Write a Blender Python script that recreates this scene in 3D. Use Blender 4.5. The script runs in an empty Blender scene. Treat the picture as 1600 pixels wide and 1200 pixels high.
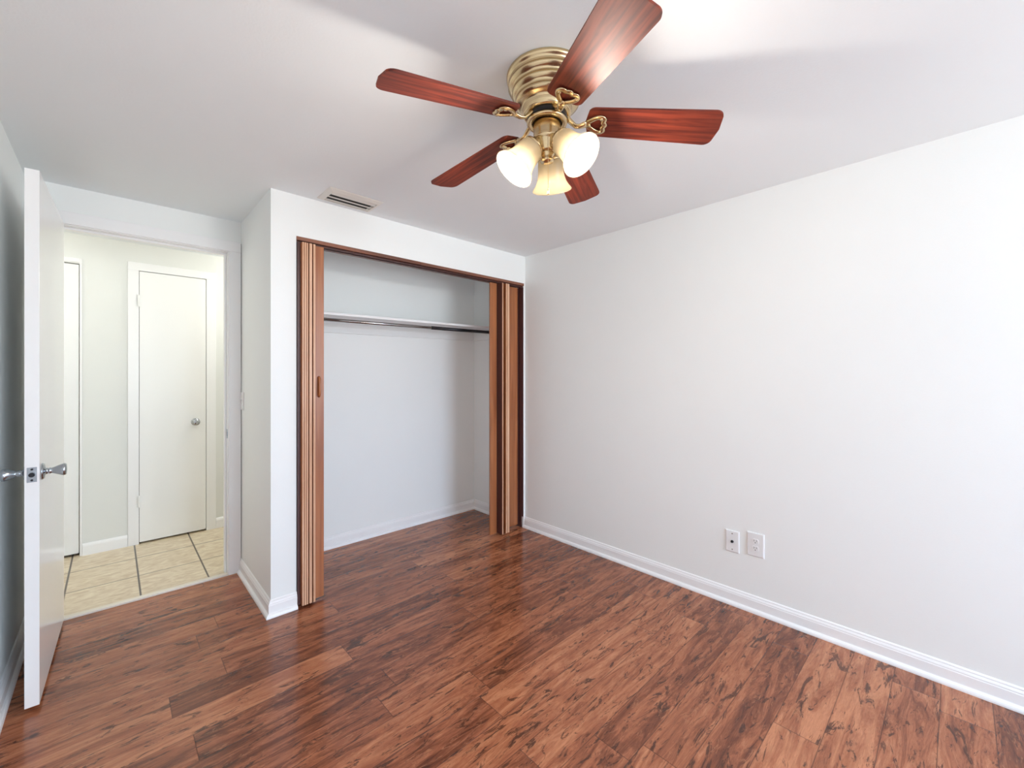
import bpy, bmesh, math, random
from mathutils import Vector, Matrix
PI = math.pi
R = math.radians
SC = bpy.context.scene
COL = SC.collection

# ------------------------------------------------------------------ camera
H = 2.29                       # ceiling height
cam_d = bpy.data.cameras.new('camera')
cam = bpy.data.objects.new('camera', cam_d); COL.objects.link(cam)
cam_d.sensor_fit = 'HORIZONTAL'; cam_d.sensor_width = 36.0
cam_d.lens = 36.0 * 659.5 / 1600.0
cam_d.shift_y = -(600 - 584.9) / 1600.0
cam_d.clip_start = 0.02; cam_d.clip_end = 100
cam.location = (0, 0, 1.2938)
cam.rotation_euler = (R(90), 0, R(-43.42))
SC.camera = cam

# ------------------------------------------------------------------ view, world, daylight
SC.view_settings.view_transform = 'Standard'
SC.view_settings.look = 'None'
SC.view_settings.gamma = 1
SC.view_settings.use_curve_mapping = False
SC.view_settings.exposure = 0.0
SC.cycles.use_denoising = True
SC.cycles.max_bounces = 14
SC.cycles.diffuse_bounces = 8
SC.cycles.glossy_bounces = 5
SC.cycles.transmission_bounces = 6
SC.cycles.transparent_max_bounces = 10
SC.cycles.sample_clamp_indirect = 6.0
SC.cycles.blur_glossy = 0.5

world = bpy.data.worlds.new('daylight'); SC.world = world
world.use_nodes = True
bg = world.node_tree.nodes['Background']
wn_, wl_ = world.node_tree.nodes, world.node_tree.links          # blue sky over sunlit pale ground
tc = wn_.new('ShaderNodeTexCoord'); sx = wn_.new('ShaderNodeSeparateXYZ'); rp = wn_.new('ShaderNodeValToRGB')
mr = wn_.new('ShaderNodeMapRange'); mr.inputs['From Min'].default_value = -1; mr.inputs['From Max'].default_value = 1
rp.color_ramp.elements[0].position = 0.47; rp.color_ramp.elements[0].color = (0.93, 1.02, 1.08, 1)
rp.color_ramp.elements[1].position = 0.53; rp.color_ramp.elements[1].color = (0.76, 0.98, 1.28, 1)
wl_.new(tc.outputs['Generated'], sx.inputs[0]); wl_.new(sx.outputs['Z'], mr.inputs['Value'])
wl_.new(mr.outputs['Result'], rp.inputs['Fac']); wl_.new(rp.outputs['Color'], bg.inputs['Color'])
bg.inputs['Strength'].default_value = 16.2

WIN = (0.75, 2.40, 0.60, 2.06)        # window in the wall behind the camera: x0, x1, z0, z1
YB0 = -3.0                           # wall behind the camera
def portal(loc, rot, sx, sy):
    d = bpy.data.lights.new('window_portal', 'AREA'); d.shape = 'RECTANGLE'; d.size = sx; d.size_y = sy
    d.cycles.is_portal = True
    o = bpy.data.objects.new('window_portal', d); COL.objects.link(o); o.location = loc; o.rotation_euler = rot
portal(((WIN[0] + WIN[1]) / 2, YB0 - 0.13, (WIN[2] + WIN[3]) / 2), (R(90), 0, 0), WIN[1] - WIN[0], WIN[3] - WIN[2])

BULB_W = 10.5                         # each bulb of the fan
HALL_W = 9.4
HALL_FILL_W = 7.8  # added left hall light, fills the return wall

# ------------------------------------------------------------------ room numbers (metres)
XL, XR = -0.32, 2.542                 # left and right wall faces
XP = 0.614                            # face of the short return wall beside the doorway
YC = 2.525                            # closet front wall face
YD = 3.240                            # doorway wall face
YK = 3.215                            # closet back wall face
YH = 4.298                            # far wall of the hall
OX0, OX1, OZ = 0.741, 2.526, 2.062    # closet opening
DX0, DX1, DZ = -0.240, 0.540, 2.083   # doorway, inside of the jambs

# ------------------------------------------------------------------ material helpers
def mat(name):
    m = bpy.data.materials.new(name); m.use_nodes = True
    return m, m.node_tree.nodes, m.node_tree.links, m.node_tree.nodes['Principled BSDF']

def plain(name, col, rough=0.5, metal=0.0, bump=0.0, bscale=200, spec=0.5, var=0.0):
    m, n, l, b = mat(name)
    b.inputs['Base Color'].default_value = (*col, 1)
    b.inputs['Roughness'].default_value = rough
    b.inputs['Metallic'].default_value = metal
    b.inputs['Specular IOR Level'].default_value = spec
    tc = n.new('ShaderNodeTexCoord')
    nz = n.new('ShaderNodeTexNoise'); nz.inputs['Scale'].default_value = bscale; nz.inputs['Detail'].default_value = 4
    l.new(tc.outputs['Object'], nz.inputs['Vector'])
    if bump:
        bp = n.new('ShaderNodeBump'); bp.inputs['Strength'].default_value = bump; bp.inputs['Distance'].default_value = 0.002
        l.new(nz.outputs['Fac'], bp.inputs['Height']); l.new(bp.outputs['Normal'], b.inputs['Normal'])
    if var:
        mx = n.new('ShaderNodeMix'); mx.data_type = 'RGBA'
        mx.inputs['A'].default_value = (*[c * (1 - var) for c in col], 1)
        mx.inputs['B'].default_value = (*[min(1, c * (1 + var)) for c in col], 1)
        n2 = n.new('ShaderNodeTexNoise'); n2.inputs['Scale'].default_value = 3.0
        l.new(tc.outputs['Object'], n2.inputs['Vector']); l.new(n2.outputs['Fac'], mx.inputs['Factor'])
        l.new(mx.outputs['Result'], b.inputs['Base Color'])
    return m

M = {}
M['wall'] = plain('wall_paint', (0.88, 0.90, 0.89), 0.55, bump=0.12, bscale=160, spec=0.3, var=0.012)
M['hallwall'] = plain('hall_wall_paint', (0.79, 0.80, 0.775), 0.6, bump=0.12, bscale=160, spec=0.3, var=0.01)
M['ceiling'] = plain('ceiling_paint', (0.86, 0.895, 0.915), 0.8, bump=0.2, bscale=120, spec=0.2, var=0.01)
M['trim'] = plain('trim_gloss_paint', (0.90, 0.90, 0.905), 0.28, bump=0.03, bscale=60)
M['door'] = plain('door_gloss_paint', (0.90, 0.90, 0.89), 0.16, bump=0.04, bscale=14)
M['halldoor'] = plain('hall_door_paint', (0.90, 0.90, 0.89), 0.35, bump=0.03, bscale=40)
M['nickel'] = plain('satin_nickel', (0.42, 0.46, 0.50), 0.22, 1.0)
M['chrome'] = plain('chrome', (0.50, 0.51, 0.53), 0.12, 1.0)
M['rod'] = plain('worn_rod_metal', (0.36, 0.35, 0.34), 0.18, 1.0)
M['dark'] = plain('gap_shade', (0.015, 0.013, 0.012), 0.7)  # near-black that stands in for shade inside gaps
M['blackmetal'] = plain('dark_metal', (0.03, 0.03, 0.035), 0.35, 0.6)
M['plate'] = plain('white_plastic', (0.84, 0.84, 0.84), 0.3)
M['hole'] = plain('slot_black', (0.02, 0.02, 0.02), 0.6)
M['marble'] = plain('threshold_marble', (0.80, 0.74, 0.64), 0.3, bump=0.0, var=0.06)
M['vent'] = plain('vent_enamel', (0.74, 0.71, 0.66), 0.4, bump=0.1, bscale=80)
M['duct'] = plain('duct_dark', (0.05, 0.05, 0.045), 0.8)
M['vinyl'] = plain('hinge_vinyl', (0.07, 0.022, 0.018), 0.45)

# brushed antique brass
m, n, l, b = mat('antique_brass'); M['brass'] = m
b.inputs['Metallic'].default_value = 1; b.inputs['Roughness'].default_value = 0.24
b.inputs['Anisotropic'].default_value = 0.5
tc = n.new('ShaderNodeTexCoord'); mp = n.new('ShaderNodeMapping'); mp.inputs['Scale'].default_value = (3, 3, 400)
nz = n.new('ShaderNodeTexNoise'); nz.inputs['Scale'].default_value = 2.0
cr = n.new('ShaderNodeValToRGB')
cr.color_ramp.elements[0].color = (0.50, 0.37, 0.20, 1); cr.color_ramp.elements[1].color = (0.80, 0.64, 0.40, 1)
l.new(tc.outputs['Object'], mp.inputs['Vector']); l.new(mp.outputs['Vector'], nz.inputs['Vector'])
l.new(nz.outputs['Fac'], cr.inputs['Fac']); l.new(cr.outputs['Color'], b.inputs['Base Color'])

def wood(name, dark, light, axis, rough=0.3, coat=0.0, stretch=14, scale=9.0):
    """straight grained timber, grain running along the given object axis"""
    m, n, l, b = mat(name)
    b.inputs['Roughness'].default_value = rough
    b.inputs['Coat Weight'].default_value = coat; b.inputs['Coat Roughness'].default_value = 0.12
    tc = n.new('ShaderNodeTexCoord'); mp = n.new('ShaderNodeMapping')
    s = [stretch, stretch, stretch]; s[axis] = 1.0
    mp.inputs['Scale'].default_value = s
    nz = n.new('ShaderNodeTexNoise'); nz.inputs['Scale'].default_value = scale / 4; nz.inputs['Detail'].default_value = 6
    nz.inputs['Distortion'].default_value = 0.6
    cr = n.new('ShaderNodeValToRGB')
    cr.color_ramp.elements[0].position = 0.34; cr.color_ramp.elements[1].position = 0.66
    cr.color_ramp.elements[0].color = (*dark, 1); cr.color_ramp.elements[1].color = (*light, 1)
    l.new(tc.outputs['Object'], mp.inputs['Vector']); l.new(mp.outputs['Vector'], nz.inputs['Vector'])
    l.new(nz.outputs['Fac'], cr.inputs['Fac']); l.new(cr.outputs['Color'], b.inputs['Base Color'])
    return m
M['blade'] = wood('cherry_blade', (0.072, 0.010, 0.006), (0.265, 0.042, 0.018), 0, 0.55, 0.0, 16, 14)
M['blade'].node_tree.nodes['Principled BSDF'].inputs['Specular IOR Level'].default_value = 0.35
M['fold'] = wood('folding_door_face', (0.29, 0.090, 0.030), (0.44, 0.160, 0.058), 2, 0.34, 0.2, 20, 6)
M['fold_edge'] = wood('folding_door_edge', (0.55, 0.29, 0.16), (0.74, 0.46, 0.30), 2, 0.4, 0.0, 30, 6)
M['header'] = wood('closet_header_wood', (0.13, 0.045, 0.025), (0.27, 0.10, 0.055), 0, 0.4, 0.1, 24, 6)

# frosted glass of the lamp shades, lit from inside
m, n, l, b = mat('frosted_glass'); M['shade'] = m
out = n['Material Output']
tr = n.new('ShaderNodeBsdfTranslucent'); tr.inputs['Color'].default_value = (0.26, 0.22, 0.155, 1)
tp = n.new('ShaderNodeBsdfTransparent'); tp.inputs['Color'].default_value = (1.0, 0.95, 0.85, 1)
df = n.new('ShaderNodeBsdfDiffuse'); df.inputs['Color'].default_value = (0.46, 0.41, 0.33, 1)
gl = n.new('ShaderNodeBsdfGlossy'); gl.inputs['Roughness'].default_value = 0.25
m1 = n.new('ShaderNodeMixShader'); m1.inputs[0].default_value = 0.45
m2 = n.new('ShaderNodeMixShader'); m2.inputs[0].default_value = 0.12
m3 = n.new('ShaderNodeMixShader'); m3.inputs[0].default_value = 0.05
l.new(tr.outputs[0], m1.inputs[1]); l.new(df.outputs[0], m1.inputs[2])
l.new(m1.outputs[0], m2.inputs[1]); l.new(tp.outputs[0], m2.inputs[2])
l.new(m2.outputs[0], m3.inputs[1]); l.new(gl.outputs[0], m3.inputs[2])
l.new(m3.outputs[0], out.inputs['Surface'])

def emit(name, col, s):
    m, n, l, b = mat(name)
    b.inputs['Emission Color'].default_value = (*col, 1); b.inputs['Emission Strength'].default_value = s
    return m
M['bulb'] = emit('lit_bulb', (1.0, 0.86, 0.62), 5)
M['halldome'] = emit('lit_dome', (1.0, 0.93, 0.80), 6)

# window pane
m, n, l, b = mat('window_glass'); M['glass'] = m
tp = n.new('ShaderNodeBsdfTransparent'); gl = n.new('ShaderNodeBsdfGlossy'); gl.inputs['Roughness'].default_value = 0.02
mx = n.new('ShaderNodeMixShader'); mx.inputs[0].default_value = 0.06
l.new(tp.outputs[0], mx.inputs[1]); l.new(gl.outputs[0], mx.inputs[2]); l.new(mx.outputs[0], n['Material Output'].inputs['Surface'])

# ---- laminate planks: UV = metres inside each plank, attribute 'tone' = one random number per plank
PW = 0.1415
def floor_mat():
    m, n, l, b = mat('cherry_laminate')
    uv = n.new('ShaderNodeUVMap'); uv.uv_map = 'plank'
    at = n.new('ShaderNodeAttribute'); at.attribute_name = 'tone'
    ln = n.new('ShaderNodeAttribute'); ln.attribute_name = 'length'
    sep = n.new('ShaderNodeSeparateXYZ'); l.new(uv.outputs['UV'], sep.inputs[0])
    def math_(op, a, b_=None, c=None):
        nd = n.new('ShaderNodeMath'); nd.operation = op
        for i, v in enumerate((a, b_, c)):
            if v is None: continue
            if isinstance(v, (int, float)): nd.inputs[i].default_value = v
            else: l.new(v, nd.inputs[i])
        return nd.outputs[0]
    t = at.outputs['Fac']
    # texture space shifted per plank so that no plank continues its neighbour
    ox = math_('MULTIPLY', t, 37.0); oy = math_('MULTIPLY', t, 91.0)
    u = math_('ADD', sep.outputs['X'], ox); v = math_('ADD', sep.outputs['Y'], oy)
    def noise(su, sv, detail=5, rough=0.6, dist=0.0, scale=1.0):
        c = n.new('ShaderNodeCombineXYZ')
        l.new(math_('MULTIPLY', u, su), c.inputs[0]); l.new(math_('MULTIPLY', v, sv), c.inputs[1])
        nd = n.new('ShaderNodeTexNoise'); nd.inputs['Scale'].default_value = scale
        nd.inputs['Detail'].default_value = detail; nd.inputs['Roughness'].default_value = rough
        nd.inputs['Distortion'].default_value = dist
        l.new(c.outputs[0], nd.inputs['Vector']); return nd.outputs['Fac']
    def ramp(fac, stops):
        cr = n.new('ShaderNodeValToRGB'); e = cr.color_ramp.elements
        while len(e) < len(stops): e.new(0.5)
        for k, (p_, c_) in enumerate(stops):
            e[k].position = p_; e[k].color = (*c_, 1) if len(c_) == 3 else c_
        l.new(fac, cr.inputs['Fac']); return cr.outputs['Color']
    def mix(f, a, b_, mode='MIX'):
        nd = n.new('ShaderNodeMix'); nd.data_type = 'RGBA'; nd.blend_type = mode
        if isinstance(f, (int, float)): nd.inputs['Factor'].default_value = f
        else: l.new(f, nd.inputs['Factor'])
        for k, x in (('A', a), ('B', b_)):
            if isinstance(x, tuple): nd.inputs[k].default_value = (*x, 1)
            else: l.new(x, nd.inputs[k])
        return nd.outputs['Result']
    base = noise(2.8, 21, 8, 0.72, 1.2)               # broad strips along the plank
    tone = math_('ADD', math_('MULTIPLY', math_('SUBTRACT', t, 0.5), 0.20), base)
    col = ramp(tone, [(0.26, (0.075, 0.023, 0.012)), (0.40, (0.200, 0.062, 0.029)),
                      (0.52, (0.345, 0.120, 0.057)), (0.68, (0.520, 0.215, 0.108))])
    fine = noise(22, 200, 4, 0.75, 0.8)                  # fine grain
    col = mix(0.55, col, ramp(fine, [(0.30, (0.62, 0.55, 0.52)), (0.62, (1.15, 1.1, 1.05))]), 'MULTIPLY')
    knot = noise(7, 27, 6, 0.70, 1.1)                  # dark hand scraped patches
    col = mix(ramp(knot, [(0.575, (0, 0, 0)), (0.625, (0.85, 0.85, 0.85))]), col, (0.045, 0.018, 0.012))
    scrape = noise(4.0, 17, 6, 0.70, 1.3, 1.15)          # larger dark chunks lying along the grain
    col = mix(ramp(scrape, [(0.585, (0, 0, 0)), (0.620, (0.80, 0.80, 0.80))]), col, (0.055, 0.020, 0.011))
    pale = noise(6, 22, 7, 0.78, 1.8, 1.3)
    pf = ramp(pale, [(0.565, (0, 0, 0)), (0.64, (0.6, 0.6, 0.6))])
    col = mix(pf, col, (0.45, 0.185, 0.090))
    # grooves between planks
    dv = math_('MINIMUM', sep.outputs['Y'], math_('SUBTRACT', PW, sep.outputs['Y']))
    du = math_('MINIMUM', sep.outputs['X'], math_('SUBTRACT', ln.outputs['Fac'], sep.outputs['X']))
    d = math_('MINIMUM', dv, du)
    g = math_('SUBTRACT', 1.0, math_('MINIMUM', math_('DIVIDE', d, 0.0022), 1.0))
    col = mix(math_('MULTIPLY', g, 0.75), col, (0.018, 0.007, 0.005))
    l.new(col, b.inputs['Base Color'])
    rg = math_('ADD', math_('MULTIPLY', fine, 0.12), 0.14)
    l.new(rg, b.inputs['Roughness'])
    b.inputs['Specular IOR Level'].default_value = 0.5
    hgt = math_('SUBTRACT', math_('ADD', math_('MULTIPLY', fine, 0.25), math_('MULTIPLY', base, 0.4)), math_('MULTIPLY', g, 1.5))
    bp = n.new('ShaderNodeBump'); bp.inputs['Strength'].default_value = 0.22; bp.inputs['Distance'].default_value = 0.0015
    l.new(hgt, bp.inputs['Height']); l.new(bp.outputs['Normal'], b.inputs['Normal'])
    return m
M['floor'] = floor_mat()

def tile_mat():
    m, n, l, b = mat('beige_tile')
    tc = n.new('ShaderNodeTexCoord'); sep = n.new('ShaderNodeSeparateXYZ'); l.new(tc.outputs['Object'], sep.inputs[0])
    def math_(op, a, b_=None):
        nd = n.new('ShaderNodeMath'); nd.operation = op
        for i, v in enumerate((a, b_)):
            if v is None: continue
            if isinstance(v, (int, float)): nd.inputs[i].default_value = v
            else: l.new(v, nd.inputs[i])
        return nd.outputs[0]
    def line(ax, off, step, w):
        f = math_('FRACT', math_('DIVIDE', math_('SUBTRACT', sep.outputs[ax], off), step))
        dd = math_('MULTIPLY', math_('MINIMUM', f, math_('SUBTRACT', 1.0, f)), step)
        return math_('SUBTRACT', 1.0, math_('MINIMUM', math_('DIVIDE', dd, w), 1.0)), f
    gx, fx = line('X', 0.12 - 3.26, 0.326, 0.0065); gy, fy = line('Y', 3.262, 0.357, 0.0075)
    nz = n.new('ShaderNodeTexNoise'); nz.inputs['Scale'].default_value = 16; nz.inputs['Detail'].default_value = 8; nz.inputs['Distortion'].default_value = 1.2
    mp = n.new('ShaderNodeMapping'); mp.inputs['Scale'].default_value = (0.8, 2.0, 1)
    l.new(tc.outputs['Object'], mp.inputs['Vector']); l.new(mp.outputs['Vector'], nz.inputs['Vector'])
    cr = n.new('ShaderNodeValToRGB'); e = cr.color_ramp.elements
    e[0].position = 0.34; e[1].position = 0.68; e[0].color = (0.60, 0.475, 0.325, 1); e[1].color = (0.80, 0.70, 0.53, 1)
    l.new(nz.outputs['Fac'], cr.inputs['Fac'])
    def mix(f, a, c):
        nd = n.new('ShaderNodeMix'); nd.data_type = 'RGBA'; l.new(f, nd.inputs['Factor']); l.new(a, nd.inputs['A'])
        nd.inputs['B'].default_value = (*c, 1); return nd.outputs['Result']
    c = mix(math_('MINIMUM', math_('MULTIPLY', gy, 1.2), 1.0), cr.outputs['Color'], (0.22, 0.16, 0.11))
    c = mix(math_('MINIMUM', math_('MULTIPLY', gx, 1.6), 1.0), c, (0.10, 0.08, 0.065))
    l.new(c, b.inputs['Base Color']); b.inputs['Roughness'].default_value = 0.33
    return m
M['tile'] = tile_mat()

# ------------------------------------------------------------------ mesh helpers
def obj(name, bm, m, parent=None, smooth=False, matrix=None):
    me = bpy.data.meshes.new(name)
    bmesh.ops.recalc_face_normals(bm, faces=bm.faces)
    bm.to_mesh(me); bm.free()
    for x in (m if isinstance(m, (list, tuple)) else [m]): me.materials.append(x)
    if smooth:
        for p in me.polygons: p.use_smooth = True
    o = bpy.data.objects.new(name, me); COL.objects.link(o)
    if parent: o.parent = parent
    if matrix is not None: o.matrix_local = matrix
    return o

def tag(o, label, cat=None, kind=None, group=None):
    o['label'] = label
    if cat: o['category'] = cat
    if kind: o['kind'] = kind
    if group: o['group'] = group
    return o

def empty(name, loc, rotz=0.0):
    o = bpy.data.objects.new(name, None); COL.objects.link(o)
    o.location = loc; o.rotation_euler = (0, 0, rotz); o.empty_display_size = 0.05
    return o

def box(bm, x0, x1, y0, y1, z0, z1, bevel=0.0, mi=0, seg=2):
    vs = [bm.verts.new((x, y, z)) for x in (x0, x1) for y in (y0, y1) for z in (z0, z1)]
    idx = [(0, 1, 3, 2), (4, 6, 7, 5), (0, 4, 5, 1), (2, 3, 7, 6), (0, 2, 6, 4), (1, 5, 7, 3)]
    fs = [bm.faces.new([vs[i] for i in f]) for f in idx]
    for f in fs: f.material_index = mi
    if bevel:
        es = list({e for f in fs for e in f.edges})
        bmesh.ops.bevel(bm, geom=es, offset=bevel, segments=seg, affect='EDGES', profile=0.5)
    return fs

def boxes(*args, bevel=0.0):
    bm = bmesh.new()
    for a in args: box(bm, *a, bevel=bevel)
    return bm

def lathe(bm, prof, seg=48, mat4=None, close=False):
    """profile of (r, z) turned about z"""
    mat4 = mat4 or Matrix()
    rings = []
    for r_, z_ in prof:
        if r_ < 1e-6: rings.append([bm.verts.new(mat4 @ Vector((0, 0, z_)))])
        else: rings.append([bm.verts.new(mat4 @ Vector((r_ * math.cos(2 * PI * k / seg), r_ * math.sin(2 * PI * k / seg), z_))) for k in range(seg)])
    pr = list(zip(rings, rings[1:]))
    if close: pr.append((rings[-1], rings[0]))
    for a, b_ in pr:
        for k in range(seg):
            k2 = (k + 1) % seg
            if len(a) == 1 and len(b_) == 1: continue
            if len(a) == 1: bm.faces.new((a[0], b_[k], b_[k2]))
            elif len(b_) == 1: bm.faces.new((a[k], b_[0], a[k2]))
            else: bm.faces.new((a[k], b_[k], b_[k2], a[k2]))
    return bm

def tube(bm, pts, rad, seg=12, closed=False, flat=1.0, up=Vector((0, 0, 1))):
    pts = [Vector(p) for p in pts]; N = len(pts); rings = []
    for i, p in enumerate(pts):
        a = pts[(i - 1) % N] if (closed or i) else pts[0]
        b_ = pts[(i + 1) % N] if (closed or i < N - 1) else pts[-1]
        t = (b_ - a).normalized()
        s = t.cross(up)
        if s.length < 1e-4: s = t.cross(Vector((0, 1, 0)))
        s.normalize(); w = s.cross(t).normalized()
        rr = rad[i] if isinstance(rad, (list, tuple)) else rad
        rings.append([bm.verts.new(p + s * math.cos(2 * PI * k / seg) * rr + w * math.sin(2 * PI * k / seg) * rr * flat) for k in range(seg)])
    rng = range(N if closed else N - 1)
    for i in rng:
        a, b_ = rings[i], rings[(i + 1) % N]
        for k in range(seg): bm.faces.new((a[k], a[(k + 1) % seg], b_[(k + 1) % seg], b_[k]))
    if not closed:
        bm.faces.new(rings[0]); bm.faces.new(rings[-1])
    return bm

def sweep(path, prof, side=1):
    """mitred sweep of (offset, z) along a 2-D path; offset to the left of travel when side = 1"""
    bm = bmesh.new(); P = [Vector(p) for p in path]; rings = []
    for i, p in enumerate(P):
        ns = []
        if i: d = (P[i] - P[i - 1]).normalized(); ns.append(Vector((-d.y, d.x)) * side)
        if i < len(P) - 1: d = (P[i + 1] - P[i]).normalized(); ns.append(Vector((-d.y, d.x)) * side)
        if len(ns) == 2: nn = (ns[0] + ns[1]); nn = nn / max(1e-6, nn.dot(ns[0]))
        else: nn = ns[0]
        rings.append([bm.verts.new((p.x + nn.x * o_, p.y + nn.y * o_, z_)) for o_, z_ in prof])
    k = len(prof)
    for a, b_ in zip(rings, rings[1:]):
        for j in range(k): bm.faces.new((a[j], a[(j + 1) % k], b_[(j + 1) % k], b_[j]))
    bm.faces.new(rings[0]); bm.faces.new(rings[-1])
    return bm

def struct(name, bm, m, label, cat, smooth=False):
    return tag(obj(name, bm, m, smooth=smooth), label, cat, 'structure')

# ================================================================== THE ROOM SHELL
# plank floor: one mesh, one quad per plank
def plank_floor():
    rnd = random.Random(11)
    bm = bmesh.new()
    uvl = bm.loops.layers.uv.new('plank'); tl = bm.faces.layers.float.new('tone'); ll = bm.faces.layers.float.new('length')
    y_hi = 2.737
    X0, X1, Y0, Y1 = XL - 0.02, XR + 0.02, YB0 - 0.02, 3.224
    joints = {0: 0.393, 3: 0.36, 6: 0.211, 8: 0.77, 10: 1.07}      # rows whose end joints show in the photo
    tones = {10: (0.5, 0.02), }
    k = -5
    while True:
        top = y_hi - k * PW; bot = top - PW
        if top < Y0: break
        L = 1.20
        x = joints.get(k, rnd.uniform(-0.3, 0.9)) - L * 2
        first = True
        while x < X1:
            tone = rnd.random()
            if k == 10 and abs(x + L - 1.07) < 0.01: tone = 0.12
            a, b_ = max(x, X0), min(x + L, X1); c, d = max(bot, Y0), min(top, Y1)
            if b_ > a and d > c:
                vs = [bm.verts.new((a, c, 0)), bm.verts.new((b_, c, 0)), bm.verts.new((b_, d, 0)), bm.verts.new((a, d, 0))]
                f = bm.faces.new(vs); f[tl] = tone; f[ll] = L
                for lp in f.loops: lp[uvl].uv = (lp.vert.co.x - x, lp.vert.co.y - bot)
            x += L
        k += 1
    box(bm, X0, X1, Y0, Y1, -0.08, -0.0005)
    me_o = obj('floor', bm, M['floor'])
    return me_o
tag(plank_floor(), 'reddish brown hand scraped wood plank floor of the empty bedroom', 'floor', 'structure')
# note: face attributes read as 'tone' and 'length'

struct('floor_hall', boxes((-1.9, 2.1, 3.232, YH + 0.12, -0.08, 0.0)), M['tile'], 'beige square tiled floor of the hall past the doorway', 'floor')
struct('ceiling', boxes((XL - 0.1, XR + 0.1, YB0 - 0.1, 3.30, H, H + 0.1)), M['ceiling'], 'smooth white ceiling above the bedroom', 'ceiling')
struct('ceiling_hall', boxes((-1.9, 2.1, 3.30, YH + 0.1, H, H + 0.1)), M['ceiling'], 'white ceiling above the hall', 'ceiling')
struct('wall_left', boxes((XL - 0.12, XL, YB0 - 0.1, YD, 0, H)), M['wall'], 'off-white wall behind the open bedroom door', 'wall')
struct('wall_right', boxes((XR, XR + 0.1, YB0 - 0.1, 3.30, 0, H)), M['wall'], 'long bare off-white wall on the right with two outlets', 'wall')
w = WIN
struct('wall_back', boxes((XL, w[0], YB0 - 0.12, YB0, 0, H), (w[1], XR, YB0 - 0.12, YB0, 0, H),
       (w[0], w[1], YB0 - 0.12, YB0, 0, w[2]), (w[0], w[1], YB0 - 0.12, YB0, w[3], H)), M['wall'], 'off-white window wall behind the camera', 'wall')
struct('wall_closet', boxes((XP, OX0, YC, YC + 0.115, 0, H), (OX0, XR, YC, YC + 0.115, OZ, H), (OX1, XR, YC + 0.001, YC + 0.115, 0, OZ)),
       M['wall'], 'off-white wall around the wide closet opening', 'wall')
struct('wall_return', boxes((XP, XP + 0.09, YC + 0.115, YD, 0, H)), M['wall'], 'short off-white return wall between doorway and closet', 'wall')
struct('wall_closet_back', boxes((XP + 0.09, XR, YK, 3.30, 0, H)), M['wall'], 'off-white back wall inside the closet', 'wall')
struct('wall_doorway', boxes((XL - 0.1, DX0 - 0.02, YD, YD + 0.12, 0, H), (DX1 + 0.02, XP + 0.09, YD, YD + 0.12, 0, H),
       (DX0 - 0.02, DX1 + 0.02, YD, YD + 0.12, DZ + 0.02, H)), M['wall'], 'off-white wall over and beside the doorway', 'wall')
struct('wall_hall_near', boxes((-1.9, XL - 0.1, YD + 0.02, YD + 0.12, 0, H), (XP + 0.09, 2.1, 3.30, YD + 0.12, 0, H)), M['wall'], 'hall side of the doorway wall', 'wall')
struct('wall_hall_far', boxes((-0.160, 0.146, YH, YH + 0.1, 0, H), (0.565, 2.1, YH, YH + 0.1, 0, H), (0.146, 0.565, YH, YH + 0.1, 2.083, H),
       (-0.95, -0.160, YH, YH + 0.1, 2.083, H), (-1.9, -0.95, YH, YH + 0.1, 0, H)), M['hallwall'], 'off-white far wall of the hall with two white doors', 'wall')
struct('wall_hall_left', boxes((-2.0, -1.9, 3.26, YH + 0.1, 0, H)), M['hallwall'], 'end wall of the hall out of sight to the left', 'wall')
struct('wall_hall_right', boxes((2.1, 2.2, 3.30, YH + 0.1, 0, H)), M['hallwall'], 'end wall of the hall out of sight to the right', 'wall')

# baseboards
BP = [(0, 0), (0.027, 0), (0.027, 0.007), (0.0245, 0.014), (0.0195, 0.019), (0.0145, 0.021), (0.0135, 0.023), (0.0135, 0.062),
      (0.0115, 0.0655), (0.0115, 0.070), (0.0095, 0.074), (0.0065, 0.079), (0.0065, 0.083), (0.004, 0.087), (0, 0.089)]
BH = [(0, 0), (0.014, 0), (0.014, 0.066), (0.011, 0.078), (0.005, 0.084), (0, 0.085)]
struct('baseboard_right', sweep([(XR, YB0), (XR, 2.532)], BP, 1), M['trim'], 'white moulded baseboard along the long right wall', 'baseboard')
struct('baseboard_back', sweep([(XL + 0.028, YB0), (XR - 0.028, YB0)], BP, 1), M['trim'], 'white moulded baseboard under the window', 'baseboard')
struct('baseboard_left', sweep([(XL, 3.222), (XL, YB0)], BP, 1), M['trim'], 'white moulded baseboard behind the open bedroom door', 'baseboard')
struct('baseboard_return', sweep([(XP, YD - 0.0155), (XP, YC), (0.742, YC)], BP, -1), M['trim'], 'white moulded baseboard wrapping the corner left of the closet', 'baseboard')
struct('baseboard_closet', sweep([(XR, 2.64), (XR, YK), (XP + 0.09, YK), (XP + 0.09, 2.64)], BP, 1), M['trim'], 'white moulded baseboard inside the closet', 'baseboard')
struct('baseboard_hall', sweep([(-0.157, YH), (0.082, YH)], BH, -1), M['trim'], 'short white baseboard between the two hall doors', 'baseboard')
struct('baseboard_hall_right', sweep([(0.632, YH), (2.1, YH)], BH, -1), M['trim'], 'white baseboard right of the narrow hall door', 'baseboard')

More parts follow.
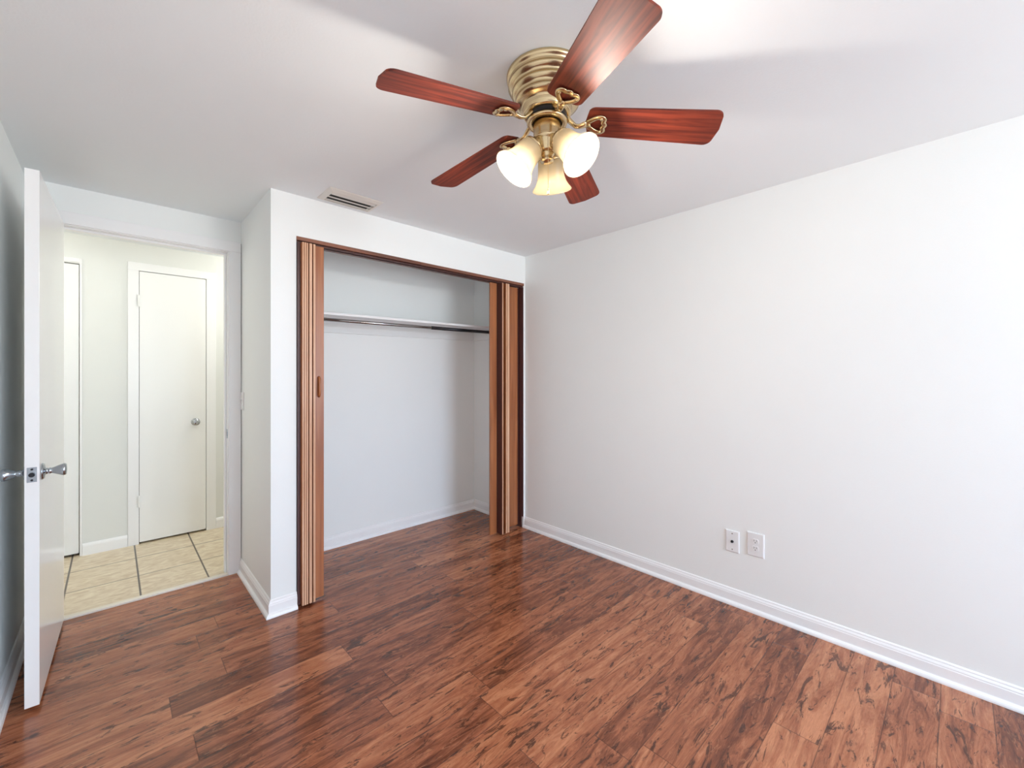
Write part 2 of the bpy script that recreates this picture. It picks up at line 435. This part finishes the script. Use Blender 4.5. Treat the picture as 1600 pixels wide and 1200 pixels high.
# doorway: jambs, stops and casing
T = 0.0155
bm = boxes((DX1 + 0.004, XP - 0.003, YD - T, YD, 0, DZ + 0.004), (DX0 - 0.066, DX0 - 0.004, YD - T, YD, 0, DZ + 0.004),
           (DX0 - 0.066, XP - 0.003, YD - T, YD, DZ + 0.004, DZ + 0.070), bevel=0.003)
struct('trim_1', bm, M['trim'], 'flat white casing around the open doorway', 'trim')
bm = boxes((DX1, DX1 + 0.02, YD, YD + 0.12, 0, DZ + 0.02), (DX0 - 0.02, DX0, YD, YD + 0.12, 0, DZ + 0.02), (DX0, DX1, YD, YD + 0.12, DZ, DZ + 0.02),
           (DX1 - 0.011, DX1, YD + 0.042, YD + 0.077, 0, DZ), (DX0, DX0 + 0.011, YD + 0.042, YD + 0.077, 0, DZ), (DX0 + 0.011, DX1 - 0.011, YD + 0.042, YD + 0.077, DZ - 0.011, DZ), bevel=0.0015)
jamb = struct('trim_2', bm, M['trim'], 'white jambs and stops lining the doorway', 'trim')
struct('trim_8', boxes((XP - 0.0032, XP - 0.0001, YD - 0.006, YD - 0.0002, 0.09, DZ + 0.066)), M['dark'], 'thin dark strip added as shade in the seam between the door casing and the return wall', 'trim')  # dark strip painted in for the shade of the open seam
struct('trim_3', boxes((DX0, DX1, 3.2255, 3.262, -0.01, 0.011), bevel=0.004), M['marble'], 'narrow cream threshold between wood and tile', 'trim')
bm = boxes((DX1 - 0.0015, DX1 - 0.0002, YD + 0.004, YD + 0.034, 0.88, 0.938))
tube(bm, [(DX1 - 0.002, YD + 0.004, 0.909 - 0.014), (DX1 - 0.002, YD + 0.004, 0.909 + 0.014)], 0.003)
obj('strike_plate', bm, M['nickel'], jamb)

# casing of the hall closet door and frame of the other hall door
struct('trim_4', boxes((0.083, 0.146, YH - 0.016, YH, 0, 2.083), (0.565, 0.631, YH - 0.016, YH, 0, 2.083), (0.083, 0.631, YH - 0.016, YH, 2.083, 2.143), bevel=0.002),
       M['trim'], 'white casing around the narrow hall closet door', 'trim')
struct('trim_5', boxes((-0.1700, -0.158, YH - 0.008, YH + 0.1, 0, 2.118), (-0.95, -0.1700, YH - 0.008, YH + 0.1, 2.088, 2.118), bevel=0.002),
       M['trim'], 'thin white frame of the hall door at the left', 'trim')

# ================================================================== DOORS
def knob(parent, base, direction, name='knob'):
    """tulip knob on a round rose, axis along `direction` from point base"""
    d = Vector(direction).normalized(); q = Vector((0, 0, 1)).rotation_difference(d)
    mt = Matrix.Translation(base) @ q.to_matrix().to_4x4()
    bm = bmesh.new()
    lathe(bm, [(0, 0), (0.032, 0), (0.032, 0.003), (0.028, 0.007), (0.015, 0.009), (0.012, 0.013), (0.0105, 0.018), (0.0125, 0.020), (0.0125, 0.022), (0.0105, 0.025),
               (0.0125, 0.032), (0.017, 0.041), (0.0215, 0.050), (0.0238, 0.058), (0.0235, 0.064), (0.0205, 0.067), (0.012, 0.068), (0, 0.0675)], 36, mt)
    return obj(name, bm, M['nickel'], parent, smooth=True)

def hinge(parent, x, y, z, mtl, dx=1):
    bm = bmesh.new()
    tube(bm, [(x, y, z - 0.044), (x, y, z + 0.044)], 0.0065, 14)
    box(bm, x - 0.016, x + 0.016, y + 0.002, y + 0.0055, z - 0.043, z + 0.043, 0.001)
    return obj('hinge', bm, mtl, parent)

# bedroom door, hinged on the left jamb, standing open against the left wall
W1 = 0.772
door = empty('door_1', (-0.184, 3.208, 0.0), R(-1.55))
door['label'] = 'glossy white bedroom door standing open against the left wall'; door['category'] = 'door'; door['kind'] = 'structure'
# local: +x face towards the room at x = 0, thickness to -0.039, leaf runs towards -y
obj('door_panel', boxes((-0.039, 0, -W1, 0, 0.020, 2.080), bevel=0.0012), M['door'], door)
zk = 0.909; yk = -W1 + 0.062
knob(door, (0, yk, zk), (1, 0, 0)); knob(door, (-0.039, yk, zk), (-1, 0, 0))
bm = bmesh.new(); box(bm, -0.0325, -0.0065, -W1 - 0.0014, -W1 + 0.001, zk - 0.0285, zk + 0.0285, 0.0006)
lp = obj('latch_plate', bm, M['nickel'], door)
bm = bmesh.new(); tube(bm, [(-0.0195, -W1 - 0.0075, zk), (-0.0195, -W1 + 0.001, zk)], 0.0085, 20)
obj('latch_bolt', bm, M['blackmetal'], lp)
bm = bmesh.new()
for s in (-1, 1): tube(bm, [(-0.0195, -W1 - 0.0022, zk + s * 0.0205), (-0.0195, -W1, zk + s * 0.0205)], 0.0038, 14)
obj('latch_screws', bm, M['blackmetal'], lp)
for z in (0.25, 1.04, 1.86): 
    bm = bmesh.new(); tube(bm, [(-0.045, 0.006, z - 0.044), (-0.045, 0.006, z + 0.044)], 0.006, 14)
    obj('hinge', bm, M['nickel'], door)

# narrow hall closet door
d2 = empty('door_2', (0.1485, YH - 0.012, 0))
tag(d2, 'narrow flat white hall closet door with a round knob', 'door', 'structure')
obj('door_panel', boxes((0, 0.4135, 0, 0.035, 0.014, 2.079), bevel=0.001), M['halldoor'], d2)
hinge(d2, -0.004, -0.006, 1.854, M['halldoor']); hinge(d2, -0.004, -0.006, 0.326, M['halldoor'])
bm = bmesh.new(); mt = Matrix.Translation((0.344, 0, 0.906)) @ Matrix.Rotation(R(90), 4, 'X')
lathe(bm, [(0, 0), (0.030, 0), (0.030, 0.003), (0.024, 0.007), (0.011, 0.010), (0.010, 0.024), (0.016, 0.030), (0.024, 0.037), (0.0265, 0.045), (0.024, 0.053), (0.016, 0.058), (0, 0.060)], 32, mt)
obj('knob', bm, M['chrome'], d2, smooth=True)
struct('trim_6', boxes((0.1462, 0.5648, YH + 0.03, YH + 0.09, 0, 2.0825)), M['dark'], 'dark block added as shade in the gap around the narrow hall closet door', 'trim')  # black block behind the leaf, gives the gap its shade by colour

# other hall door, partly behind the bedroom door
d3 = empty('door_3', (-0.945, YH + 0.022, 0))
tag(d3, 'flat white hall door seen through the doorway beside the open bedroom door', 'door', 'structure')
obj('door_panel', boxes((0, 0.7705, 0, 0.035, 0.016, 2.078), bevel=0.001), M['halldoor'], d3)
struct('trim_7', boxes((-0.95, -0.1700, YH + 0.062, YH + 0.10, 0, 2.088)), M['dark'], 'dark block added as shade in the gap around the hall door at the left', 'trim')  # black filler in place of the shade around this leaf

# ================================================================== WINDOW behind the camera
def window(name, loc, rotz, hw, hh, label):
    wn = empty(name, loc, rotz); tag(wn, label, 'window', 'structure')
    obj('window_frame', boxes((-hw, -hw + 0.04, -0.03, 0.03, 0, hh), (hw - 0.04, hw, -0.03, 0.03, 0, hh), (-hw + 0.04, hw - 0.04, -0.03, 0.03, hh - 0.04, hh),
        (-hw + 0.04, hw - 0.04, -0.03, 0.03, 0, 0.04), (-hw + 0.04, hw - 0.04, -0.02, 0.02, hh / 2 - 0.02, hh / 2 + 0.02), bevel=0.002), M['trim'], wn)
    obj('window_pane', boxes((-hw + 0.04, hw - 0.04, -0.002, 0.002, 0.04, hh / 2 - 0.02), (-hw + 0.04, hw - 0.04, -0.002, 0.002, hh / 2 + 0.02, hh - 0.04)), M['glass'], wn)
    obj('window_sill', boxes((-hw, hw, 0.03, 0.08, 0.0, 0.02), bevel=0.004), M['marble'], wn)
window('window_1', ((w[0] + w[1]) / 2, YB0 - 0.06, w[2]), 0, (w[1] - w[0]) / 2, w[3] - w[2], 'white framed window in the wall behind the camera')

# ================================================================== CLOSET
# wooden head board with its metal track
hd = empty('closet_header', ((OX0 + OX1) / 2, YC + 0.06, OZ))
tag(hd, 'thin reddish wooden head board with track across the top of the closet opening', 'closet header')
hx = (OX1 - OX0) / 2
obj('head_board', boxes((-hx, -0.108, -0.064, 0.055, -0.021, 0), (-0.1065, hx, -0.0635, 0.055, -0.0215, -0.0005), bevel=0.0012), M['header'], hd)
tk = obj('track', boxes((-hx, hx, -0.048, -0.042, -0.033, -0.0212), (-hx, hx, -0.020, -0.014, -0.033, -0.0212), (-hx, hx, -0.048, -0.014, -0.023, -0.0212)), M['vinyl'], hd)

def slat(parent, x0, x1, y0, y1, z0=0.014, z1=2.026, edge=True, name='door_slat'):
    """one wooden slat; the narrow face towards the room is pale edge timber"""
    bm = bmesh.new(); fs = box(bm, x0, x1, y0, y1, z0, z1)
    if edge:
        for f in fs:
            c = f.calc_center_median()
            if abs(c.y - y0) < 1e-4: f.material_index = 1
    bmesh.ops.bevel(bm, geom=[e for e in bm.edges if abs(e.verts[0].co.z - e.verts[1].co.z) > 1], offset=0.0012, segments=1, affect='EDGES')
    return obj(name, bm, [M['fold'], M['fold_edge']], parent)

# left stack
fl = empty('folding_door', (OX0, YC + 0.02, 0))
tag(fl, 'folded wooden accordion closet door stacked at the left side with a small pull handle', 'folding door', group='folding closet doors')
ox, oy = OX0, YC + 0.02
obj('side_channel', boxes((0.001, 0.006, -0.02, 0.07, 0.0, 2.028), (0.0062, 0.014, 0.02, 0.026, 0.0, 2.028)), M['blackmetal'], fl)
for a, b_ in ((0.760, 0.7705), (0.7715, 0.7825), (0.7835, 0.793), (0.7975, 0.8135), (0.8185, 0.8315)):
    slat(fl, a - ox, b_ - ox, 2.489 - oy, 2.600 - oy)
obj('vinyl_hinge', boxes(*[(a - ox, b_ - ox, 2.515 - oy, 2.590 - oy, 0.016, 2.024) for a, b_ in ((0.744, 0.7598), (0.7932, 0.7973), (0.8137, 0.8183))]), M['vinyl'], fl)
slat(fl, 0.8325 - ox, 0.8875 - ox, 2.520 - oy, 2.534 - oy, 0.016, edge=False, name='lead_post')
bm = bmesh.new(); hz0, hz1, hxc, hy = 1.168, 1.278, 0.859 - ox, 2.520 - oy
pts = [(hxc, hy + 0.001, hz0), (hxc, hy - 0.010, hz0 + 0.006), (hxc, hy - 0.015, hz0 + 0.022), (hxc, hy - 0.015, hz1 - 0.022), (hxc, hy - 0.010, hz1 - 0.006), (hxc, hy + 0.001, hz1)]
tube(bm, pts, [0.007, 0.0075, 0.007, 0.007, 0.0075, 0.007], 12, up=Vector((1, 0, 0)))
obj('pull_handle', bm, M['fold'], fl, smooth=True)

# right stack
fr = empty('folding_door', (2.36, YC + 0.02, 0))
tag(fr, 'folded wooden accordion closet door at the right side with a wide flat panel against the wall', 'folding door', group='folding closet doors')
ox = 2.36
slat(fr, 2.181 - ox, 2.250 - ox, 2.556 - oy, 2.570 - oy, name='lead_post', edge=False)
slat(fr, 2.2600 - ox, 2.2710 - ox, 2.500 - oy, 2.606 - oy)
slat(fr, 2.2980 - ox, 2.3120 - ox, 2.500 - oy, 2.606 - oy)
slat(fr, 2.3135 - ox, 2.3380 - ox, 2.500 - oy, 2.606 - oy)
slat(fr, 2.3480 - ox, 2.4990 - ox, 2.572 - oy, 2.586 - oy, 0.020, edge=False, name='wide_panel')
obj('vinyl_hinge', boxes((2.2560 - ox, 2.2598 - ox, 2.504 - oy, 2.604 - oy, 0.016, 2.024), (2.2712 - ox, 2.2978 - ox, 2.585 - oy, 2.600 - oy, 0.016, 2.024),  # first strip is a dark sheet added over the slat side to darken the recess
    (2.3382 - ox, 2.3478 - ox, 2.574 - oy, 2.584 - oy, 0.020, 2.024), (2.4992 - ox, 2.512 - ox, 2.574 - oy, 2.584 - oy, 0.020, 2.024)), M['vinyl'], fr)
obj('side_channel', boxes((2.5125 - ox, 2.5255 - ox, 2.545 - oy, 2.60 - oy, 0.0, 2.028), (2.5205 - ox, 2.5255 - ox, 2.53 - oy, 2.545 - oy, 0.09, 2.028)), M['vinyl'], fr)

# shelf, cleats, rod
CX0, CX1 = XP + 0.09, XR
sl = 0.011
def zt(x): return sl * (x - 1.0) / 1.4
sh = empty('closet_shelf', ((CX0 + CX1) / 2, 3.05, 1.695))
tag(sh, 'white painted shelf across the closet above the hanging rod', 'shelf')
mx_ = (CX0 + CX1) / 2
bm = boxes((CX0 + 0.001 - mx_, CX1 - 0.001 - mx_, 2.872 - 3.05, YK - 0.001 - 3.05, 0.0, 0.018), bevel=0.002)
tilt = Matrix.Rotation(-math.atan(sl / 1.4), 4, 'Y')
obj('shelf_board', bm, M['trim'], sh, matrix=tilt)
obj('cleat', boxes((CX0 + 0.001 - mx_, CX1 - 0.021 - mx_, YK - 0.020 - 3.05, YK - 0.001 - 3.05, -0.088, -0.0005), bevel=0.002), M['wall'], sh, matrix=tilt)
obj('cleat', boxes((CX1 - 0.0205 - mx_, CX1 - 0.0015 - mx_, 2.88 - 3.05, YK - 0.001 - 3.05, -0.088, -0.0005), bevel=0.002), M['wall'], sh, matrix=tilt)
rd = empty('closet_rod', (mx_, 2.925, 1.668))
tag(rd, 'shiny metal hanging rod under the closet shelf', 'closet rod')
bm = bmesh.new(); tube(bm, [(CX0 + 0.004 - mx_, 0, 0), (CX1 - 0.022 - mx_, 0, 0)], 0.0115, 24)
obj('rod', bm, M['rod'], rd, smooth=True, matrix=tilt)
bm = bmesh.new(); tube(bm, [(0.25, 0, 0), (CX1 - 0.0225 - mx_, 0, 0)], 0.0135, 24)
obj('rod_sleeve', bm, M['blackmetal'], rd, smooth=True, matrix=tilt)
bm = bmesh.new(); tube(bm, [(CX1 - 0.0385 - mx_, 0, 0), (CX1 - 0.0213 - mx_, 0, 0)], 0.024, 24)
obj('rod_socket', bm, M['chrome'], rd, smooth=False, matrix=tilt)

# ================================================================== WALL PLATES
def plate(y0, y1, z0, z1, kind, label, cat):
    yc, zc = (y0 + y1) / 2, (z0 + z1) / 2; hy, hz = (y1 - y0) / 2, (z1 - z0) / 2
    e = empty('wall_plate' if kind == 'jack' else 'power_outlet', (XR, yc, zc)); tag(e, label, cat)
    bm = bmesh.new()
    v0 = [bm.verts.new((-0.0003, s * hy, t * hz)) for s, t in ((-1, -1), (1, -1), (1, 1), (-1, 1))]
    v1 = [bm.verts.new((-0.0045, s * (hy - 0.001), t * (hz - 0.001))) for s, t in ((-1, -1), (1, -1), (1, 1), (-1, 1))]
    v2 = [bm.verts.new((-0.0065, s * (hy - 0.005), t * (hz - 0.005))) for s, t in ((-1, -1), (1, -1), (1, 1), (-1, 1))]
    bm.faces.new(v0); bm.faces.new(v2)
    for a, b_ in ((v0, v1), (v1, v2)):
        for k in range(4): bm.faces.new((a[k], a[(k + 1) % 4], b_[(k + 1) % 4], b_[k]))
    obj('cover_plate', bm, M['plate'], e)
    if kind == 'jack':
        mt = Matrix.Translation((-0.0064, 0, 0)) @ Matrix.Rotation(R(-90), 4, 'Y')
        bm = bmesh.new(); lathe(bm, [(0, 0), (0.0075, 0), (0.0075, 0.003), (0.0052, 0.0032), (0.0052, 0.010), (0.003, 0.010), (0.003, 0.004), (0, 0.004)], 20, mt)
        obj('coaxial_jack', bm, M['blackmetal'], e)
        sc = (0.044, -0.044)
    else:
        for s in (-1, 1):
            zc_ = s * 0.0195
            bm = bmesh.new(); N = 28; prof = []
            for k in range(N):
                a = 2 * PI * k / N; prof.append((0.0172 * math.cos(a), max(-0.0135, min(0.0135, 0.0172 * math.sin(a)))))
            va = [bm.verts.new((-0.0063, p[0], zc_ + p[1])) for p in prof]; vb = [bm.verts.new((-0.0085, p[0] * 0.97, zc_ + p[1] * 0.97)) for p in prof]
            bm.faces.new(va); bm.faces.new(vb)
            for k in range(N): bm.faces.new((va[k], va[(k + 1) % N], vb[(k + 1) % N], vb[k]))
            r_ = obj('receptacle', bm, M['plate'], e)
            bm = boxes((-0.0089, -0.0084, 0.0050, 0.0072, zc_ - 0.001, zc_ + 0.0080), (-0.0089, -0.0084, -0.0072, -0.0050, zc_ + 0.0002, zc_ + 0.0080))
            tube(bm, [(-0.0089, 0, zc_ - 0.0072), (-0.0084, 0, zc_ - 0.0072)], 0.0027, 14)
            obj('slots', bm, M['hole'], r_)
        sc = (0.0,)
    for z_ in sc:
        bm = bmesh.new(); tube(bm, [(-0.0072, 0, z_), (-0.006, 0, z_)], 0.0032, 14)
        obj('plate_screw', bm, M['nickel'] if kind == 'jack' else M['plate'], e)
plate(0.838, 0.911, 0.292, 0.413, 'jack', 'white wall plate with a single dark cable jack, left of the power outlet', 'wall plate')
plate(0.714, 0.799, 0.302, 0.432, 'outlet', 'white double power outlet low on the right wall', 'outlet')

# light switch on the return wall
e = empty('light_switch', (XP, 3.190, 1.120)); tag(e, 'white light switch on the return wall beside the doorway casing', 'light switch')
obj('cover_plate', boxes((-0.006, -0.0003, -0.034, 0.034, -0.057, 0.057), bevel=0.0015), M['plate'], e)
bm = bmesh.new(); box(bm, -0.015, -0.006, -0.0045, 0.0045, -0.002, 0.012, 0.001); obj('toggle', bm, M['plate'], e)

# ================================================================== CEILING VENT
vx0, vx1, vy0, vy1 = 0.836, 1.143, 2.286, 2.486
e = empty('air_vent', ((vx0 + vx1) / 2, (vy0 + vy1) / 2, H)); tag(e, 'cream metal air vent in the ceiling above the closet', 'air vent')
hx_, hy_ = (vx1 - vx0) / 2, (vy1 - vy0) / 2
bm = bmesh.new()
def ring_frame(bm, ax, ay, az, bx, by, bz):
    a = [bm.verts.new((s * ax, t * ay, az)) for s, t in ((-1, -1), (1, -1), (1, 1), (-1, 1))]
    b_ = [bm.verts.new((s * bx, t * by, bz)) for s, t in ((-1, -1), (1, -1), (1, 1), (-1, 1))]
    for k in range(4): bm.faces.new((a[k], a[(k + 1) % 4], b_[(k + 1) % 4], b_[k]))
ix, iy = hx_ - 0.028, hy_ - 0.032
ring_frame(bm, hx_, hy_, -0.0005, hx_ - 0.004, hy_ - 0.004, -0.004)
ring_frame(bm, hx_ - 0.004, hy_ - 0.004, -0.004, ix + 0.006, iy + 0.006, -0.013)
ring_frame(bm, ix + 0.006, iy + 0.006, -0.013, ix, iy, -0.014)
ring_frame(bm, ix, iy, -0.014, ix, iy, -0.0008)
obj('vent_frame', bm, M['vent'], e)
obj('vent_backing', boxes((-ix, ix, -iy, iy, -0.0018, -0.0006)), M['duct'], e)
for yy, an, hw_ in ((-0.050, -12, 0.012), (0.004, 0, 0.007), (0.046, 0, 0.006)):
    bm = bmesh.new(); box(bm, -ix + 0.001, ix - 0.001, -hw_, hw_, -0.0008, 0.0008, 0.0003)
    obj('vent_louver', bm, M['vent'], e, matrix=Matrix.Translation((0, yy, -0.0125)) @ Matrix.Rotation(R(an), 4, 'X'))
bm = boxes((ix * 0.92, ix * 0.92 + 0.003, -iy, iy, -0.012, -0.004)); obj('vent_lever', bm, M['vent'], e)

# ================================================================== CEILING FAN
FX, FY = 1.058, 0.947
fan = empty('ceiling_fan', (FX, FY, H))
tag(fan, 'antique brass hugger ceiling fan with five cherry blades and three lit glass shades', 'ceiling fan')
def Z(z): return z - H
bm = bmesh.new()
lathe(bm, [(0, 0), (0.131, 0), (0.1355, -0.003), (0.1355, -0.011), (0.131, -0.016), (0.1265, -0.019), (0.1265, -0.030), (0.130, -0.034), (0.130, -0.039),
           (0.119, -0.044), (0.1150, -0.048), (0.1150, -0.056), (0.1180, -0.060), (0.1180, -0.065), (0.108, -0.071), (0.104, -0.075), (0.1045, -0.083),
           (0.1075, -0.088), (0.1065, -0.094), (0.094, -0.100), (0.086, -0.103), (0.083, -0.107), (0.082, -0.112), (0.0800, -0.128), (0.077, -0.132), (0.070, -0.134), (0, -0.134)], 72)
obj('motor_housing', bm, M['brass'], fan, smooth=True)
bm = bmesh.new(); lathe(bm, [(0, -0.1345), (0.066, -0.1345), (0.067, -0.146), (0.063, -0.148), (0, -0.148)], 48)
fw_ = obj('flywheel', bm, M['blackmetal'], fan, smooth=False)
bm = bmesh.new(); lathe(bm, [(0.050, -0.1485), (0.064, -0.1485), (0.068, -0.152), (0.068, -0.156), (0.064, -0.159), (0.050, -0.159)], 48, close=True)
obj('mounting_ring', bm, M['brass'], fan, smooth=True)
bm = bmesh.new()
lathe(bm, [(0, -0.149), (0.043, -0.149), (0.0455, -0.156), (0.0455, -0.204), (0.047, -0.208), (0.0455, -0.213), (0.041, -0.218), (0.037, -0.222), (0.033, -0.248), (0.029, -0.256), (0, -0.256)], 48)
sw = obj('switch_housing', bm, M['brass'], fan, smooth=True)
bm = bmesh.new(); lathe(bm, [(0, -0.2555), (0.024, -0.2555), (0.025, -0.261), (0.020, -0.267), (0.019, -0.274), (0.0225, -0.278), (0.021, -0.284), (0.010, -0.289), (0, -0.291)], 40)
obj('finial', bm, M['brass'], fan, smooth=True)

# blade: local x outward from the fan axis; left side low
def blade_mesh():
    bm = bmesh.new(); r0, r1, w0, w1 = 0.128, 0.556, 0.058, 0.070
    out = []
    def corner(cx, cy, rad, a0, a1, n=6):
        for k in range(n + 1):
            a = a0 + (a1 - a0) * k / n; out.append((cx + rad * math.cos(a), cy + rad * math.sin(a)))
    rr = 0.022; rt = 0.026
    # root is a shallow arc with rounded shoulders
    corner(r1 - rt - 0.004, w1 - rt, rt, PI / 2, 0.25, 7)
    out.append((r1 + 0.002, 0.0))
    corner(r1 - rt - 0.004, -(w1 - rt), rt, -0.25, -PI / 2, 7)
    corner(r0 + 0.030, -(w0 - 0.024), 0.024, -PI / 2, -PI * 0.85, 5)
    out.append((r0, 0.0))
    corner(r0 + 0.030, w0 - 0.024, 0.024, PI * 0.85, PI / 2, 5)
    top = [bm.verts.new((x, y, 0.003)) for x, y in out]; bot = [bm.verts.new((x, y, -0.003)) for x, y in out]
    bm.faces.new(top); bm.faces.new(bot)
    k = len(out)
    for i in range(k): bm.faces.new((top[i], top[(i + 1) % k], bot[(i + 1) % k], bot[i]))
    return bm
def bracket_mesh():
    """cast blade iron: a curved arm ending in an open rounded triangle under the blade"""
    bm = bmesh.new()
    arm = [(0.058, 0, 0.018), (0.068, 0, 0.016), (0.080, 0.003, 0.006), (0.096, 0.005, -0.006), (0.109, 0.004, -0.007), (0.122, 0.001, -0.003), (0.134, 0, 0.000)]
    tube(bm, arm, [0.013, 0.013, 0.011, 0.010, 0.010, 0.012, 0.012], 14, flat=0.5)
    loop = []
    tri = [(0.132, 0.0), (0.152, 0.022), (0.173, 0.031), (0.187, 0.024), (0.185, 0.010), (0.191, 0.0), (0.185, -0.010), (0.187, -0.024), (0.173, -0.031), (0.152, -0.022)]
    n_ = len(tri)
    for i in range(n_):                      # closed Catmull-Rom
        p0, p1, p2, p3 = [Vector(tri[(i + j) % n_]) for j in (-1, 0, 1, 2)]
        for t in (0, 0.25, 0.5, 0.75):
            q = 0.5 * ((2 * p1) + (-p0 + p2) * t + (2 * p0 - 5 * p1 + 4 * p2 - p3) * t * t + (-p0 + 3 * p1 - 3 * p2 + p3) * t ** 3)
            loop.append((q.x, q.y, -0.001))
    tube(bm, loop, 0.0085, 12, closed=True, flat=0.55)
    for sx, sy in ((0.177, 0.0275), (0.177, -0.0275), (0.140, 0.0)):      # screw heads
        tube(bm, [(sx, sy, -0.0075), (sx, sy, 0.001)], 0.0050, 12)
    return bm
ZBL = 2.147; PITCH = R(12); DROOP = Matrix.Rotation(R(6.0), 4, 'Y')
b0 = k0 = None
for i in range(5):
    a = R((167.5, 95.5, 23.5, -48.5, -117.5)[i])
    rot = Matrix.Rotation(a, 4, 'Z'); pit = Matrix.Rotation(-PITCH, 4, 'X')
    mtb = rot @ Matrix.Translation((0, 0, ZBL - H)) @ DROOP @ pit
    mtk = rot @ Matrix.Translation((0, 0, ZBL - H - 0.0075)) @ DROOP @ pit
    if i == 0:
        b0 = obj('blade', blade_mesh(), M['blade'], fan, matrix=mtb)
        k0 = obj('blade_bracket', bracket_mesh(), M['brass'], fan, smooth=True, matrix=mtk)
    else:
        for src, mt in ((b0, mtb), (k0, mtk)):
            c = src.copy(); COL.objects.link(c); c.parent = fan; c.matrix_local = mt

# three glass shades with sockets and bulbs
VF = Vector((math.sin(R(43.42)), math.cos(R(43.42)), 0))
az0 = math.atan2(VF.y, VF.x)
sock_me = shade_me = bulb_me = None
def shade_bm():
    bm = bmesh.new()
    outer = [(0.027, 0.000), (0.036, 0.003), (0.0415, 0.012), (0.0435, 0.028), (0.0445, 0.048), (0.0475, 0.066), (0.0535, 0.083), (0.0610, 0.096), (0.0680, 0.104), (0.0705, 0.109)]
    inner = [(r_ - 0.003, z_) for r_, z_ in reversed(outer)]
    inner[-1] = (0.024, 0.003); inner[-2] = (0.033, 0.006)
    lathe(bm, outer + [(0.0695, 0.1105)] + inner, 48, close=True); return bm
def sock_bm():
    bm = bmesh.new()
    lathe(bm, [(0, -0.030), (0.012, -0.030), (0.020, -0.024), (0.024, -0.012), (0.030, -0.006), (0.0375, -0.003), (0.038, 0.004), (0.035, 0.0045), (0.022, 0.0035), (0, 0.002)], 36)
    return bm
def bulb_bm():
    bm = bmesh.new()
    lathe(bm, [(0, 0.0045), (0.013, 0.0045), (0.013, 0.020), (0.017, 0.030), (0.024, 0.044), (0.0265, 0.056), (0.0235, 0.069), (0.014, 0.079), (0, 0.083)], 28)
    return bm
for i, (da, th) in enumerate(((12, 36), (131, 45), (-108, 38))):
    a = az0 - R(da); th = R(th)
    hd_ = Vector((math.cos(a), math.sin(a), 0)); ax = hd_ * math.sin(th) + Vector((0, 0, -1)) * math.cos(th)
    neck = Vector((0.002, -0.002, 0)) + hd_ * 0.053 + Vector((0, 0, (2.050, 2.060, 2.048)[i] - H))
    q = Vector((0, 0, 1)).rotation_difference(ax).to_matrix().to_4x4()
    mt = Matrix.Translation(neck) @ q
    s_ = obj('lamp_shade', shade_bm(), M['shade'], fan, smooth=True, matrix=mt)
    obj('bulb', bulb_bm(), M['bulb'], s_, smooth=True)
    bm = sock_bm(); obj('lamp_socket', bm, M['brass'], fan, smooth=True, matrix=mt)
    bm = bmesh.new(); c0 = Vector((0, 0, 2.062 - H)) + hd_ * 0.020; c1 = neck - ax * 0.026
    tube(bm, [c0, (c0 + c1) / 2 + Vector((0, 0, 0.006)), c1], 0.009, 12); obj('lamp_arm', bm, M['brass'], fan, smooth=True)
    ld = bpy.data.lights.new('bulb_light', 'POINT'); ld.energy = BULB_W * (0.55 if i == 0 else 1.0); ld.shadow_soft_size = 0.028; ld.color = (1.0, 0.92, 0.82)
    lo = bpy.data.objects.new('bulb_light', ld); COL.objects.link(lo); lo.parent = fan; lo.location = neck + ax * 0.115
# pull chains: beads on a thin wire
bm = bmesh.new()
cx_, cy_ = (Vector((0, 0, 0)) - VF * 0.047).xy
tube(bm, [(cx_, cy_, 2.075 - H), (cx_, cy_, 1.885 - H)], 0.0006, 6)
z = 2.070
while z > 1.885:
    bmesh.ops.create_icosphere(bm, subdivisions=1, radius=0.0016, matrix=Matrix.Translation((cx_, cy_, z - H))); z -= 0.0045
lathe(bm, [(0, 1.876 - H), (0.004, 1.878 - H), (0.0035, 1.888 - H), (0.0015, 1.893 - H), (0, 1.893 - H)], 12, Matrix.Translation((cx_, cy_, 0)))
obj('pull_chain', bm, M['brass'], fan)

# ================================================================== HALL LIGHT (round the corner)
def hall_lamp(x, y, watts, label):
    hl = empty('hall_ceiling_light', (x, y, H)); tag(hl, label, 'ceiling light', group='dome lights along the hall ceiling')
    bm = bmesh.new(); lathe(bm, [(0, -0.0005), (0.15, -0.0005), (0.152, -0.012), (0.140, -0.020), (0, -0.020)], 40); obj('light_base', bm, M['nickel'], hl, smooth=False)
    bm = bmesh.new(); lathe(bm, [(0.135, -0.0205), (0.130, -0.045), (0.105, -0.072), (0.060, -0.090), (0, -0.096)], 40); obj('glass_dome', bm, M['halldome'], hl, smooth=True)
    ld = bpy.data.lights.new('hall_light', 'POINT'); ld.energy = watts; ld.shadow_soft_size = 0.10; ld.color = (1.0, 0.97, 0.90)
    lo = bpy.data.objects.new('hall_light', ld); COL.objects.link(lo); lo.parent = hl; lo.location = (0, 0, -0.21)
hall_lamp(1.15, 3.80, HALL_W, 'round lit dome light on the hall ceiling, right of the doorway')
hall_lamp(-0.95, 3.80, HALL_FILL_W, 'unseen dome light added on the hall ceiling left of the doorway to brighten the return wall')  # lamp out of view, added to brighten the return wall
